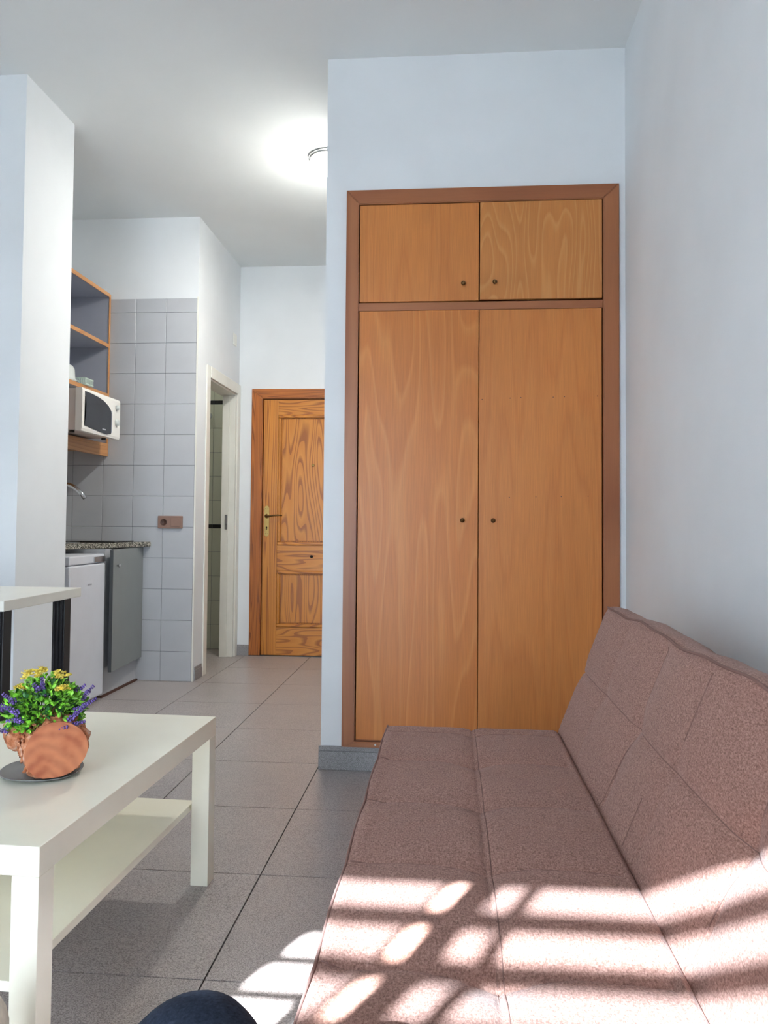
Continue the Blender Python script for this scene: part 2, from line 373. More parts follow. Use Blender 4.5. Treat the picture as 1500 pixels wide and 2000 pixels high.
# outside grille of level bars
g = thing('window_grille', 'white metal grille of level bars outside the balcony doors', 'grille')
z = WZ-.055
while z > .05:
    box('bar', (WX0-.05, WX1+.05, -1.185, -1.165, z-.0165, z+.0165), 'white_trim', g, bev=.003); z -= .091
for x in (WX0-.055, WX1+.055): box('post', (x-.012, x+.012, -1.19, -1.16, .0, WZ+.05), 'white_trim', g, bev=.003)
struct(box('trim_balcony', (-3.1, 1.0, -4.0, -1.2, -.25, -.13), 'ground'), 'pale balcony paving outside the doors', 'paving')

# ------------------------------------------------------------------ wardrobe (built in)
wd = thing('wardrobe', 'tall built-in honey coloured wardrobe with four doors beside the sofa end', 'wardrobe', (.12, 3.17, 0))
ox = .12
def W(x): return x-ox
fx0, fx1, fz0, fz1 = -.428, .672, .096, 2.368
ix0, ix1, iz0, iz1 = -.372, .605, .124, 2.304
bm = bmesh.new()
fd0, fd1 = -.004, .0195   # local y: proud of wall 3.19
def fr(pts, nm, mat):
    bm = bmesh.new(); poly_prism(bm, [(W(u), v_) for u, v_ in pts], lambda u, v_, d: (u, d, v_), fd0, fd1)
    bmesh.ops.bevel(bm, geom=[e for e in bm.edges if abs(e.verts[0].co.y-fd0) < 1e-5 and abs(e.verts[1].co.y-fd0) < 1e-5], offset=.0035, segments=2, affect='EDGES')
    mesh_obj(nm, bm, mat, wd)
e = .0006
fr([(fx0, fz0), (ix0-.004, iz0-.006+e), (ix0-.004, iz1+.004-e), (fx0, fz1-e)], 'frame_post', 'frame_v')
fr([(fx1, fz0), (fx1, fz1-e), (ix1+.004, iz1+.004-e), (ix1+.004, iz0-.006+e)], 'frame_post', 'frame_v')
fr([(fx0, fz1), (ix0-.004, iz1+.004), (ix1+.004, iz1+.004), (fx1, fz1)], 'frame_rail', 'frame_h')
fr([(fx0+e, fz0), (fx1-e, fz0), (ix1+.004-e, iz0-.006), (ix0-.004+e, iz0-.006)], 'frame_rail', 'frame_h')
box('mid_rail', (W(ix0)-.004, W(ix1)+.004, .006, .024, 1.868, 1.900), 'frame_h', wd, bev=.001)
boxes('carcass', [(W(-.41), W(ix0)-.006, .0205, .56, .105, 2.35), (W(ix1)+.006, W(.655), .0205, .56, .105, 2.35), (W(ix0)-.006, W(ix1)+.006, .0205, .56, 2.309, 2.35), (W(ix0)-.006, W(ix1)+.006, .0205, .56, .105, .121), (W(-.41), W(.655), .56, .575, .105, 2.35)], 'frame_v', wd)
def knob(parent, x, z, y=0.0):
    lathe('knob', [(.0045, .0005), (.0045, -.012), (.0085, -.016), (.0095, -.021), (.007, -.026), (0, -.028)], 'bronze', parent, 16, (x, y, z), 'Y')
cxj = .117
doors = [(ix0+.001, cxj-.003, 1.903, iz1, 'oak_c', .052, 1.969), (cxj+.002, ix1-.001, 1.906, iz1, 'oak_d', .178, 1.971), (ix0+.001, cxj-.002, iz0+.002, 1.866, 'oak_b', .053, 1.012), (cxj+.001, ix1-.001, iz0+.002, 1.866, 'oak_c', .175, 1.012)]
for k, (a, b2, z0, z1, mat, kx, kz) in enumerate(doors):
    y = [.000, -.004, .003, .004][k]
    d = box('door', (W(a), W(b2), y, y+.018, z0, z1), mat, wd, bev=.0012)
    if k == 1: d['label'] = 'upper door with pale cathedral grain'
    knob(d, W(kx), kz, y)
    if k == 3:
        for hx, hz in ((.242, 1.505), (.285, 1.507), (.413, 1.508), (.457, 1.51), (.587, 1.512), (.24, 1.105), (.345, 1.108), (.445, 1.11), (.55, 1.112), (.13, 1.50)):
            lathe('nail_head', [(.0022, y+.0004), (.0022, y-.0006)], 'darkbrown', d, 8, (W(hx), 0, hz), 'Y')
lathe('screw', [(.004, .0), (.004, -.003)], 'microwhite', wd, 12, (W(-.29), -.004, .109), 'Y')

# ------------------------------------------------------------------ entrance door
ed = thing('entrance_door', 'varnished pine panelled entrance door at the end of the corridor', 'door', (-1.0, 5.80, 0)); ed['kind'] = 'structure'; ed.name = 'door_1'
def E(x): return x+1.0
# casing
for sgn, nm in ((-1, 'casing_post'), (1, 'casing_post')):
    xo, xi = sgn*.487, sgn*.402
    bm = bmesh.new(); poly_prism(bm, [(xo, 0.0), (xi, 0.0), (xi, 1.925), (xo, 1.999)], lambda u, v_, d: (u, d, v_), -.016, .04)
    bmesh.ops.bevel(bm, geom=[q for q in bm.edges if abs(q.verts[0].co.y+.016) < 1e-5 and abs(q.verts[1].co.y+.016) < 1e-5], offset=.006, segments=2, affect='EDGES')
    mesh_obj(nm, bm, 'pine_f', ed)
bm = bmesh.new(); poly_prism(bm, [(-.487, 2.0), (-.402, 1.926), (.402, 1.926), (.487, 2.0)], lambda u, v_, d: (u, d, v_), -.016, .04)
bmesh.ops.bevel(bm, geom=[q for q in bm.edges if abs(q.verts[0].co.y+.016) < 1e-5 and abs(q.verts[1].co.y+.016) < 1e-5], offset=.006, segments=2, affect='EDGES')
mesh_obj('casing_head', bm, 'pine_fh', ed)
box('light_leak_sheet', (-.485, .485, .041, .055, .0, 1.998), 'pine_f', ed)  # unseen sheet, made wide to keep sky light from leaking round the leaf
lf = box('leaf_core', (-.396, .396, .018, .035, .006, 1.920), 'pine_v', ed)
S0, S1 = -.285, .285
y0, y1 = .004, .0178
box('stile', (-.396, S0-.0005, y0, y1, .006, 1.920), 'pine_v', ed, bev=.001)
box('stile', (S1+.0005, .396, y0, y1, .006, 1.920), 'pine_v', ed, bev=.001)
for a, b2 in ((.006, .215), (.635, .825), (1.805, 1.920)): box('rail', (S0, S1, y0, y1, a, b2), 'pine_h', ed, bev=.001)
for a, b2 in ((.215, .635), (.825, 1.805)):
    box('panel', (S0+.032, S1-.032, .008, .0178, a+.032, b2-.032), 'pine_p', ed, bev=.003)
    for (ax, bx_, az, bz, mt_) in ((S0, S1, a+.001, a+.024, 'pine_h'), (S0, S1, b2-.024, b2-.001, 'pine_h')):
        box('moulding', (ax+.001, bx_-.001, -.003, .0178, az, bz), mt_, ed, bev=.006)
    for ax, bx_ in ((S0+.001, S0+.024), (S1-.024, S1-.001)):
        box('moulding', (ax, bx_, -.003, .0178, a+.0245, b2-.0245), 'pine_v', ed, bev=.006)
# brass lock plate
px = E(-1.365)
bm = bmesh.new()
outl = []
for k in range(9): t = pi*k/8; outl.append((px+.0185*cos(t), 1.098+.022*sin(t)))
for k in range(9): t = pi+pi*k/8; outl.append((px+.0185*cos(t), .910+.022*sin(t)))
poly_prism(bm, outl, lambda u, v_, d: (u, d, v_), .0005, .0038)
hp = mesh_obj('lock_plate', bm, 'brass', ed)
lathe('rosette', [(.017, -.0005), (.016, -.007), (.008, -.009), (.007, -.03)], 'brass', hp, 20, (px+.002, 0, 1.042), 'Y')
tube('door_handle', [(px+.002, -.034, 1.042), (px+.02, -.040, 1.040), (px+.06, -.038, 1.047), (px+.10, -.036, 1.049), (px+.125, -.034, 1.047)], [.008, .0075, .006, .006, .004], 'bronze', hp, 10)
lathe('keyhole', [(.006, .0004), (.006, -.0006)], 'hole', hp, 14, (px, 0, .957), 'Y')
box('key_slot', (px-.0026, px+.0026, -.0006, .0004, .938, .957), 'hole', hp)
for dx, dz in ((-.009, 1.098), (.009, 1.098), (-.009, .912), (.009, .912)): lathe('screw', [(.0025, .0004), (.002, -.0008)], 'bronze', hp, 10, (px+dx, 0, dz), 'Y')
lathe('peephole', [(.011, .0079), (.011, .003), (.006, .001), (.0, .001)], 'brass', ed, 18, (E(-1.018), 0, 1.425), 'Y')
lathe('spy_hole', [(.011, .0039), (.011, .0028)], 'hole', ed, 18, (E(-1.022), 0, .742), 'Y')
box('threshold', (-.487, .487, -.015, .04, -.003, .004), 'dark_edge', ed)

# ------------------------------------------------------------------ bathroom doorway casing and jambs
dj = thing('door_2', 'white lacquered bathroom doorway with casing and jambs', 'doorway', (-1.59, 5.41, 0)); dj['kind'] = 'structure'
a0, a1 = 5.062-5.41, 5.735-5.41
box('casing_post', (.0005, .010, a0-.072, a0+.002, 0, 2.028), 'white_trim', dj, bev=.003)
box('casing_post', (.0005, .014, a1-.004, 5.798-5.41, 0, 2.028), 'white_trim', dj, bev=.003)
box('casing_head', (.0005, .014, a0+.0045, a1-.0045, 1.951, 2.028), 'white_trim', dj, bev=.003)
box('jamb', (-.098, -.0005, a1-.018, a1-.0005, 0, 1.940), 'white_trim', dj, bev=.002)
box('jamb', (-.1, -.0005, a0+.0005, a0+.006, 0, 1.940), 'white_trim', dj, bev=.002)
box('jamb_head', (-.12, -.0005, a0+.0005, a1-.0005, 1.941, 1.9545), 'white_trim', dj, bev=.002)
st = box('stop', (-.098, -.045, a1-.030, a1-.0185, 0, 1.928), 'white_trim', dj, bev=.002)
box('strike_plate', (-.068, -.048, a1-.0335, a1-.0305, .94, 1.05), 'steel', dj, bev=.001)
box('latch', (-.064, -.052, a1-.042, a1-.034, .98, 1.01), 'steel', dj, bev=.002)

# small vent plate high on the corridor wall
vp = thing('blank_plate', 'small white blank plate high above the bathroom doorway', 'plate', (-1.5895, 5.655, 2.30))
box('plate_body', (0, .006, -.042, .042, 0, .088), 'white_trim', vp, bev=.003); box('rim', (.0062, .008, -.034, .034, .008, .08), 'white_trim', vp, bev=.0008)

# ceiling lamp
cl = thing('ceiling_lamp', 'round opal glass ceiling lamp glowing in the corridor', 'ceiling lamp', (-.640, 4.06, CZ))
lathe('lamp_base', [(.112, -.0005), (.114, -.012), (.108, -.020), (.09, -.022)], 'steel', cl, 40)
lathe('lamp_shade', [(.104, -.0225), (.106, -.035), (.098, -.055), (.078, -.075), (.045, -.088), (.0, -.092)], 'lamp', cl, 40)

ld = bpy.data.lights.new('ceiling_lamp_light', 'AREA'); ld.shape = 'DISK'; ld.size = .17; ld.energy = 12.5; ld.color = (1, .955, .87)
lo = bpy.data.objects.new('ceiling_lamp_light', ld); COL.objects.link(lo); lo.parent = cl; lo.location = (0, 0, -.097)

# ------------------------------------------------------------------ kitchen
# worktop
wt = thing('worktop', 'speckled granite worktop over the fridge and grey cupboard', 'worktop', (-2.18, 4.24, .838))
bm = bmesh.new()
poly_prism(bm, [(-.318, -.575), (.0, -.575), (.056, -.10), (.210, .235), (.312, .567), (-.318, .567)], lambda u, v_, d: (u, v_, d), 0, .030)
bmesh.ops.bevel(bm, geom=bm.edges[:], offset=.003, segments=2, affect='EDGES'); mesh_obj('slab', bm, 'granite', wt)
sk = thing('sink', 'stainless steel sink set into the granite worktop', 'sink', (-2.255, 4.12, .8685))
bm = bmesh.new(); 
for d in ((-.19, .08, -.33, -.28, 0, .004), (-.19, .11, .12, .30, 0, .004), (-.19, -.15, -.28, .12, 0, .004), (.06, .10, -.28, .12, 0, .004)): box_bm(bm, *d, bev=.001)
mesh_obj('rim', bm, 'steel', sk)
lathe('drain', [(.03, .0002), (.03, .002)], 'chrome', sk, 20, (-.045, -.08, 0))
box('bowl_floor', (-.149, .059, -.279, .119, .0001, .0012), 'steel', sk)
for k in range(5): box('drainer_rib', (-.15+.05*k, -.14+.05*k, .14, .28, .0041, .006), 'steel', sk)
hb = tag(box('hob', (-2.43, -1.97, 4.50, 4.78, .8686, .8755), 'hob', None, bev=.002), 'flat black glass hob at the far end of the worktop', 'hob')
fc = thing('faucet', 'chrome faucet with a high curved spout over the sink', 'faucet', (-2.39, 4.42, .8735))
lathe('faucet_body', [(.026, 0), (.026, .006), (.021, .010), (.020, .09), (.014, .10), (.0, .104)], 'chrome', fc, 20)
pts = [(0, 0, .09)]
for k in range(11):
    t = k/10; pts.append((.02+.25*t, 0, .10+.235*sin(min(1, t*1.9)*pi/2) - (max(0, t-.52)/.48)**2*.080))
tube('spout', pts, [.013]*12, 'chrome', fc, 12)
tube('lever', [(0, 0, .10), (.03, -.01, .125), (.10, -.03, .165)], [.010, .008, .010], 'steel', fc, 10)
# base cupboard
cb = thing('base_cupboard', 'grey base cupboard with its door slightly ajar next to the fridge', 'cupboard', (-1.935, 4.55, 0))
boxes('carcass', [(-.50, -.003, -.25, -.234, .15, .836), (-.50, -.003, .240, .258, .15, .836), (-.50, -.003, -.2335, .2395, .15, .166), (-.50, -.484, -.2335, .2395, .1665, .836), (-.48, -.06, -.2335, .2395, .48, .494), (-.02, -.0035, -.2335, -.165, .1665, .836)], 'pale_lam', cb)
box('plinth', (-.035, -.018, -.25, .258, .012, .1495), 'pale_lam', cb)
box('floor_seal', (-.034, -.006, -.25, .258, 0, .0115), 'brownstrip', cb)
# door hinged at far side, ajar
dh = bpy.data.objects.new('door', None)
dr = box('door', (-.0, .018, -.505, 0, .0, .688), 'grey_door', cb, bev=.001); dr.location = (-.001, .256, .146); dr.rotation_euler = (0, 0, radians(3.2))
box('edging', (-.0005, .0185, -.5075, -.5055, 0, .688), 'dark_edge', dr)
kb = lathe('knob', [(.004, .0185), (.004, .026), (.009, .030), (.009, .036), (0, .038)], 'steel', dr, 14, (0, -.445, .595), 'X')
# appliances
fg = thing('fridge', 'small white under-counter fridge standing left of the grey cupboard', 'fridge', (-2.18, 4.06, 0))
box('cabinet', (-.28, .205, -.19, .215, .022, .800), 'white_app', fg, bev=.004)
fd = box('door', (.212, .255, -.20, .218, .030, .762), 'white_app', fg, bev=.008)
box('top_trim', (-.28, .252, -.197, .217, .7655, .812), 'white_app', fg, bev=.006)
box('handle_recess', (.2525, .256, .08, .214, .770, .800), 'steel', fg, bev=.001)
box('badge', (.2555, .2565, .005, .052, .650, .658), 'grey_lam', fd)
for sx in (-.24, .20):
    for sy in (-.16, .19): lathe('foot', [(.015, 0), (.015, .008), (.01, .0215)], 'microwhite', fg, 12, (sx, sy, 0))
box('base_grille', (.19, .200, -.185, .20, .002, .0215), 'black', fg)
box('gasket', (.2055, .2115, -.194, .212, .036, .758), 'dark_edge', fg)
boxes('counter_rail', [(-2.30, -2.25, 3.88, 4.28, .816, .8375)], 'grey_lam', None).name = 'front_rail'
tag(bpy.data.objects['front_rail'], 'thin grey rail under the worktop above the fridge', 'rail')

# wall shelf unit
su = thing('wall_shelf', 'open grey kitchen wall shelf with oak edging above the worktop', 'shelf unit', (-2.33, 4.30, 1.405))
X0, X1 = -.168, .166; Y0, Y1 = -.52, .506
def Z(z): return z-1.405
box('side_panel', (X0, X1, Y1-.016, Y1, Z(1.486), Z(2.440)), 'grey_lam', su)
box('side_panel', (X0, X1, Y0, Y0+.016, Z(1.486), Z(2.440)), 'grey_lam', su)
box('side_edging', (X1+.0003, X1+.004, Y1-.020, Y1, Z(1.486), Z(2.4405)), 'edge_oak_v', su)
box('side_edging', (X1+.0003, X1+.004, Y0, Y0+.020, Z(1.486), Z(2.4405)), 'edge_oak_v', su)
box('back_panel', (X0, X0+.006, Y0+.0165, Y1-.0165, Z(1.79), Z(2.419)), 'grey_lam', su)
for nm, z0, z1 in (('top_panel', 2.420, 2.440), ('shelf', 2.098, 2.117), ('shelf', 1.780, 1.800)):
    b_ = box(nm, (X0+.0065, X1, Y0+.0165, Y1-.0165, Z(z0), Z(z1)), 'grey_lam', su)
    box('edging', (X1+.0003, X1+.0045, Y0+.0205, Y1-.0205, Z(z0)-.002, Z(z1)+.002), 'edge_oak', b_)
box('microwave_board', (X0, X1+.004, Y0, Y1, Z(1.466), Z(1.4855)), 'edge_oak', su, bev=.001)
box('valance', (X1-.018, X1+.004, Y0, Y1, Z(1.405), Z(1.4655)), 'edge_oak', su, bev=.001)
box('underside_panel', (X0, X1-.0185, Y0, Y1, Z(1.440), Z(1.4655)), 'edge_oak', su)

# microwave: facing +x
mw = thing('microwave', 'white microwave oven with a curved dark door on the lower shelf board', 'microwave', (-2.26, 4.385, 1.4865))
box('housing', (-.17, .210, -.245, .245, .012, .240), 'side_beige', mw, bev=.004)
bm = bmesh.new()
nseg = 16
front = []
for i in range(nseg+1):
    u = -.248+.496*i/nseg
    front.append(u)
va = []
for i, u in enumerate(front):
    bulge = .245
    va.append([bm.verts.new((x, u, z_)) for x, z_ in ((.2105, .006), (bulge, .006), (bulge+.004, .02), (bulge+.004, .232), (bulge, .245), (.2105, .245))])
for i in range(nseg):
    for k in range(6): bm.faces.new((va[i][k], va[i+1][k], va[i+1][(k+1) % 6], va[i][(k+1) % 6]))
bm.faces.new(va[0]); bm.faces.new(va[-1][::-1])
fp = mesh_obj('front_panel', bm, 'microwhite', mw)
# curved dark window
bm = bmesh.new(); pts = []
def fx(u): return .249
pts += [(-.218, .228), (-.15, .226), (-.06, .220), (.02, .208), (.08, .188), (.115, .165), (.128, .12), (.128, .07), (.118, .028), (.06, .018), (-.02, .022), (-.12, .030), (-.222, .038), (-.208, .10), (-.206, .16)]
a_ = [bm.verts.new((fx(u)+.0035, u, v_)) for u, v_ in pts]; b_ = [bm.verts.new((fx(u)+.0002, u, v_)) for u, v_ in pts]
ff_ = bm.faces.new(a_)
for i in range(len(pts)): bm.faces.new((a_[i], b_[i], b_[(i+1) % len(pts)], a_[(i+1) % len(pts)]))
bmesh.ops.triangulate(bm, faces=[ff_])
dw = mesh_obj('door_window', bm, 'dark_glass', mw)
bm = bmesh.new()
for k in range(6): box_bm(bm, fx(0)+.0037, fx(0)+.0042, .0+.008*k, .0055+.008*k, .040, .047)
mesh_obj('badge', bm, 'pale_text', mw)
boxes('door_edge', [(fx(.13)+.0036, fx(.13)+.005, .1185, .1265, .035, .165)], 'grey_lam', mw)
for zz, rr in ((.195, .016), (.105, .021)):
    lathe('dial', [(rr, .0), (rr*.95, .012), (rr*.7, .016), (0, .016)], 'tub', mw, 20, (fx(.195)+.0003, .195, zz), 'X')
for sy in (-.2, .2): 
    for sx in (-.13, .17): lathe('foot', [(.014, -.0005), (.014, .0115)], 'black', mw, 12, (sx, sy, .0005))

# things on the wall shelf
tb = bmesh.new(); lathe_bm(tb, [(.085, 0), (.088, .006), (.083, .02), (.078, .075), (.066, .094), (.045, .104), (.0, .106)], 32)
tag(mesh_obj('plastic_tub', tb, 'tub', None, True, (-2.248, 4.345, 1.8025)), 'upturned translucent white plastic tub on the shelf above the microwave', 'tub')
bk = thing('plastic_basket', 'small pale green slatted plastic basket beside the white tub', 'basket', (-2.195, 4.505, 1.8025))
bm = bmesh.new(); box_bm(bm, -.045, .045, -.05, .05, 0, .003); mesh_obj('basket_base', bm, 'greenplastic', bk)
bm = bmesh.new()
for z0 in (.0035, .036): 
    for d in ((-.048, .048, -.053, -.050), (-.048, .048, .050, .053), (-.048, -.045, -.0499, .0499), (.045, .048, -.0499, .0499)): box_bm(bm, *d, z0, z0+.006)
mesh_obj('basket_rim', bm, 'greenplastic', bk)
for k in range(9): box('slat', (.0455, .0475, -.048+.0115*k, -.043+.0115*k, .0097, .0358), 'greenplastic', bk)
for k in range(9): box('slat', (-.046+.0108*k, -.041+.0108*k, -.0528, -.0505, .0097, .0358), 'greenplastic', bk)

# socket
so_ = thing('wall_socket', 'brown double plate with socket and switch on the grey tiles', 'socket', (-1.746, 4.8098, .992))
box('cover_plate', (-.080, .080, -.010, 0, -.040, .040), 'brown_plastic', so_, bev=.004)
box('switch_rocker', (.005, .066, -.0135, -.0103, -.028, .028), 'brown_plastic', so_, bev=.0015)
lathe('socket_well', [(.021, -.0103), (.021, -.0125), (.017, -.0128), (.016, -.0108)], 'darkbrown', so_, 24, (-.040, 0, 0), 'Y')
for dx in (-.008, .008): lathe('pin_hole', [(.0025, -.0129), (.0025, -.0134)], 'hole', so_, 10, (-.040+dx, 0, 0), 'Y')

# ------------------------------------------------------------------ desk by the partition
dk = thing('desk', 'white topped desk with black ribbed legs in front of the partition', 'desk', (-2.1, 2.72, 0))
box('desktop', (-.60, .658, -.268, .272, .700, .735), 'desk', dk, bev=.002)
for lx in (.588, -.56):
    for ly in (-.232, .182):
        l_ = box('leg', (lx, lx+.049, ly, ly+.05, 0, .6995), 'black', dk, bev=.002)
        for k in range(3): box('rib', (lx+.006+.015*k, lx+.012+.015*k, ly-.003, ly-.0002, .004, .695), 'dark_glass', l_)

# ------------------------------------------------------------------ coffee table
ct = thing('coffee_table', 'low white lacquered coffee table with a lower shelf and square legs', 'table', (-.942, 1.745, 0), radians(-2.0))
hw, hl = .275, .45
box('tabletop', (-hw, hw, -hl, hl, .400, .450), 'table', ct, bev=.0012)
for sx in (-1, 1):
    for sy in (-1, 1):
        x_ = (hw-.05) if sx > 0 else -hw; y_ = (hl-.05) if sy > 0 else -hl
        box('leg', (x_+.0005, x_+.0495, y_+.0005, y_+.0495, 0, .3995), 'table', ct, bev=.001)
box('lower_shelf', (-hw+.052, hw-.054, -hl+.012, hl-.012, .200, .218), 'table', ct, bev=.001)

# ------------------------------------------------------------------ sofa
sofa = thing('sofa_bed', 'brown mauve fabric sofa bed with tufted seat and low back', 'sofa')
YN = [-.18+.305*0] 
SEAMS_Y = [(.13, 1.0), (.435, .55), (.74, .45), (1.045, 1.0), (1.355, .45), (1.655, .55), (1.955, .75), (2.20, .25)]
XS = .066
YA, YB = -.16, 2.315
def puff(d, wdt): return 1-exp(-abs(d)/wdt)
def seat_disp(x, y):
    q_ = abs((x-XS)/(XS-SX0) if x < XS else (x-XS)/(.30-XS)); y = y-.014*sin(pi*min(1, q_))
    sy = min((puff(y-a, .06)*st + (1-st)) for a, st in SEAMS_Y)
    hh = .012*sy*min(puff(x-XS, .035)+.45, 1)
    gx = -.0035*exp(-((x-XS)/.0022)**2) - .002*exp(-((x-XS-.010)/.002)**2)
    gy = sum(-.0032*st*exp(-((y-a)/.0028)**2) for a, st in SEAMS_Y)
    nd = sum(-.015*st*exp(-((y-a)**2+(x-XS)**2)/.05**2) for a, st in SEAMS_Y)
    wr = .0012*sin(x*60+sin(y*23)*2)*exp(-((y % .305)/.1))
    return hh+gx+gy+nd+wr-.012
def cushion(name, section, normals_flags, disp, ya, yb, R, dy, mat, parent, edge_wave=None):
    """section: closed list of (x,z,flag) ; flag 1 = displaced by disp along normal"""
    n = len(section); nor = []
    for i in range(n):
        p0 = section[i-1]; p1 = section[(i+1) % n]; t = Vector((p1[0]-p0[0], p1[1]-p0[1])); t.normalize(); nor.append(Vector((t.y, -t.x)))
    ar = sum(section[i][0]*section[(i+1) % n][1]-section[(i+1) % n][0]*section[i][1] for i in range(n))
    if ar < 0: nor = [-v for v in nor]
    bm = bmesh.new(); rings = []; ys = []
    y = ya; 
    tt = [ya+R*(1-cos(k/6*pi/2)) for k in range(6)]; m_ = int((yb-ya-2*R)/dy)
    ys = tt + [ya+R+(yb-ya-2*R)*k/m_ for k in range(m_+1)] + [yb-R*(1-cos(k/6*pi/2)) for k in range(5, -1, -1)]
    for y in ys:
        e_ = 0
        if y < ya+R: q = (ya+R-y)/R; e_ = R*(1-sqrt(max(0, 1-q*q)))
        if y > yb-R: q = (y-yb+R)/R; e_ = R*(1-sqrt(max(0, 1-q*q)))
        ring = []
        for i, (x, z, fl_) in enumerate(section):
            off = -e_ + (disp(x, z, y)*fl_ if fl_ else 0)
            if edge_wave: ew = edge_wave(x, z, y)
            else: ew = 0
            p = Vector((x, z)) + nor[i]*(off+ew)
            ring.append(bm.verts.new((p.x, y, p.y)))
        rings.append(ring)
    for q in range(len(rings)-1):
        for k in range(n): bm.faces.new((rings[q][k], rings[q][(k+1) % n], rings[q+1][(k+1) % n], rings[q+1][k]))
    bm.faces.new(rings[0][::-1]); bm.faces.new(rings[-1])
    return mesh_obj(name, bm, mat, parent, smooth=True)
# seat section (clockwise from top-left)
SX0, SX1 = -.178, .314
sec = []
nx = 110
for i in range(nx+1):
    x = SX0+.02+(SX1-SX0-.042)*i/nx
    sec.append((x, .42, min(1, (x-SX0-.015)/.03)))
for k in range(1, 6): a = pi/2-k/6*pi/2; sec.append((SX1-.022+.022*cos(a), .398+.022*sin(a), 0))
sec += [(SX1, .38, 0), (SX1, .30, 0), (SX1-.02, .285, 0), (.1, .283, 0), (SX0+.03, .285, 0), (SX0+.004, .30, 0), (SX0-.002, .35, 0)]
for k in range(0, 6): a = pi-k/6*pi/2; sec.append((SX0+.012+.012*cos(a), .408+.012*sin(a), 0))
def ew(x, z, y):
    if x < SX0+.03 and z > .29: return .003*(abs(sin(pi*(y-1.045)/.305))-.6)
    return 0
cushion('seat', sec, None, lambda x, z, y: seat_disp(x, y), YA, YB, .058, .0055, 'fabric', sofa, ew)
def seam_y(a, x):
    q = (x-XS)/(XS-SX0) if x < XS else (x-XS)/(.30-XS)
    return a+.014*sin(pi*min(1, abs(q)))
def s_top(x, y): return .42+seat_disp(x, y)*min(1, max(0, (x-SX0-.015)/.03))+.0004
for a, st in SEAMS_Y:
    pts_ = []
    for k in range(61):
        x = SX0+.012+(.30-SX0-.012)*k/60; y = seam_y(a, x); pts_.append((x, y, s_top(x, y)))
    tube('seam', pts_, .0011, 'piping', sofa, 5)
for off in (0, .009):
    tube('seam', [(XS+off, YA+.05+(YB-YA-.10)*k/240, s_top(XS+off, YA+.05+(YB-YA-.10)*k/240)) for k in range(241)], .0011, 'piping', sofa, 5)
# piping along the seat front edge
def seat_edge(y):
    return SX0+.004 - .003*(abs(sin(pi*(y-1.045)/.305))-.6)
tube('piping', [(seat_edge(YA+.05+(YB-YA-.10)*k/200), YA+.05+(YB-YA-.10)*k/200, *[.4175+.001*sin(k*.35)]) for k in range(201)], .0026, 'piping', sofa, 6)
# backrest: plane from crease to top, leaning back
A = Vector((.308, .395)); B = Vector((.455, .765)); T = (B-A).normalized(); L = (B-A).length; NB = Vector((-T.y, T.x))
def bp(s, d): return A+T*(s*L)-NB*d   # s along, d depth behind the face
back = []
nb = 80
def bdisp(x, z, y):
    s = (Vector((x, z))-A).dot(T)/L
    sm = .5
    SY = [(.47, 1.0), (.78, .3), (1.085, 1.0), (1.39, .25), (1.69, .9), (2.0, .3)]
    hx = puff((s-sm)*L, .05)
    hy = min((puff(y-a, .07)*st+(1-st)) for a, st in SY)
    h = .012*min(hx+.35, 1)*hy
    h += -.0035*exp(-((s-sm)*L/.0028)**2)
    h += sum(-.003*st*exp(-((y-a+.012*(s-.5))/.0032)**2) for a, st in SY)
    h += sum(-.013*st*exp(-((y-a)**2+((s-sm)*L)**2)/.035**2) for a, st in SY)
    h += .005*sin(y*9+1)*s
    edge = min(1, s/.08, (1-s)/.06)
    return (h-.010)*max(0, edge) 
for i in range(nb+1):
    s = i/nb; p = bp(s, 0); back.append((p.x, p.y, 1))
D = .105
for (s, d) in ((1.012, .004), (1.030, .02), (1.040, .05), (1.028, .085), (.99, .100)): p = bp(s, d); back.append((p.x, p.y, 0))
for (s, d) in ((.7, .108), (.3, .108), (.02, .100), (-.06, .075), (-.09, .04), (-.06, .012)): p = bp(s, d); back.append((p.x, p.y, 0))
def bew(x, z, y):
    s = (Vector((x, z))-A).dot(T)/L
    return .004*sin(y*11)+.002*sin(y*27) if s > .985 else 0
cushion('backrest', back[::-1], None, lambda x, z, y: bdisp(x, z, y), YA, YB+.0, .030, .0065, 'fabric', sofa, bew)
pp = []
for k in range(201):
    y = YA+.025+(YB-YA-.05)*k/200; p = bp(1.0, -.003); o_ = .004*sin(y*11)+.002*sin(y*27)
    q = p+T*o_; pp.append((q.x, y, q.y))
SYB = [(.47, 1.0), (.78, .3), (1.085, 1.0), (1.39, .25), (1.69, .9), (2.0, .3)]
def b_pt(s_, y):
    p = bp(s_, 0); q = p+NB*(bdisp(p.x, p.y, y)+.0004); return (q.x, y, q.y)
for a, k0, k1 in ((.47, 2, 49), (.78, 30, 49), (1.085, 2, 49), (1.39, 32, 49), (1.69, 2, 49), (1.46, 3, 16)): tube('seam', [b_pt(k/50, a-.03*(k/50-.5)) for k in range(k0, k1)], .0011, 'piping', sofa, 5)
tube('seam', [b_pt(.5, YA+.04+(YB-YA-.08)*k/240) for k in range(241)], .0011, 'piping', sofa, 5)
tube('piping', pp, .0028, 'piping', sofa, 6)
# frame and chrome legs
boxes('under_frame', [(-.13, .36, YA+.25, YA+.29, .245, .282), (-.13, .36, YB-.29, YB-.25, .245, .282), (-.10, -.06, YA+.295, YB-.295, .245, .282)], 'black', sofa)
for lx in (-.11, .33):
    for ly in (YA+.27, YB-.27, (YA+YB)/2):
        zt = .2445 if ly != (YA+YB)/2 else .282
        lathe('leg', [(.022, 0), (.024, .004), (.019, .02), (.019, zt-.001), (.022, zt)], 'chrome', sofa, 20, (lx, ly, 0))

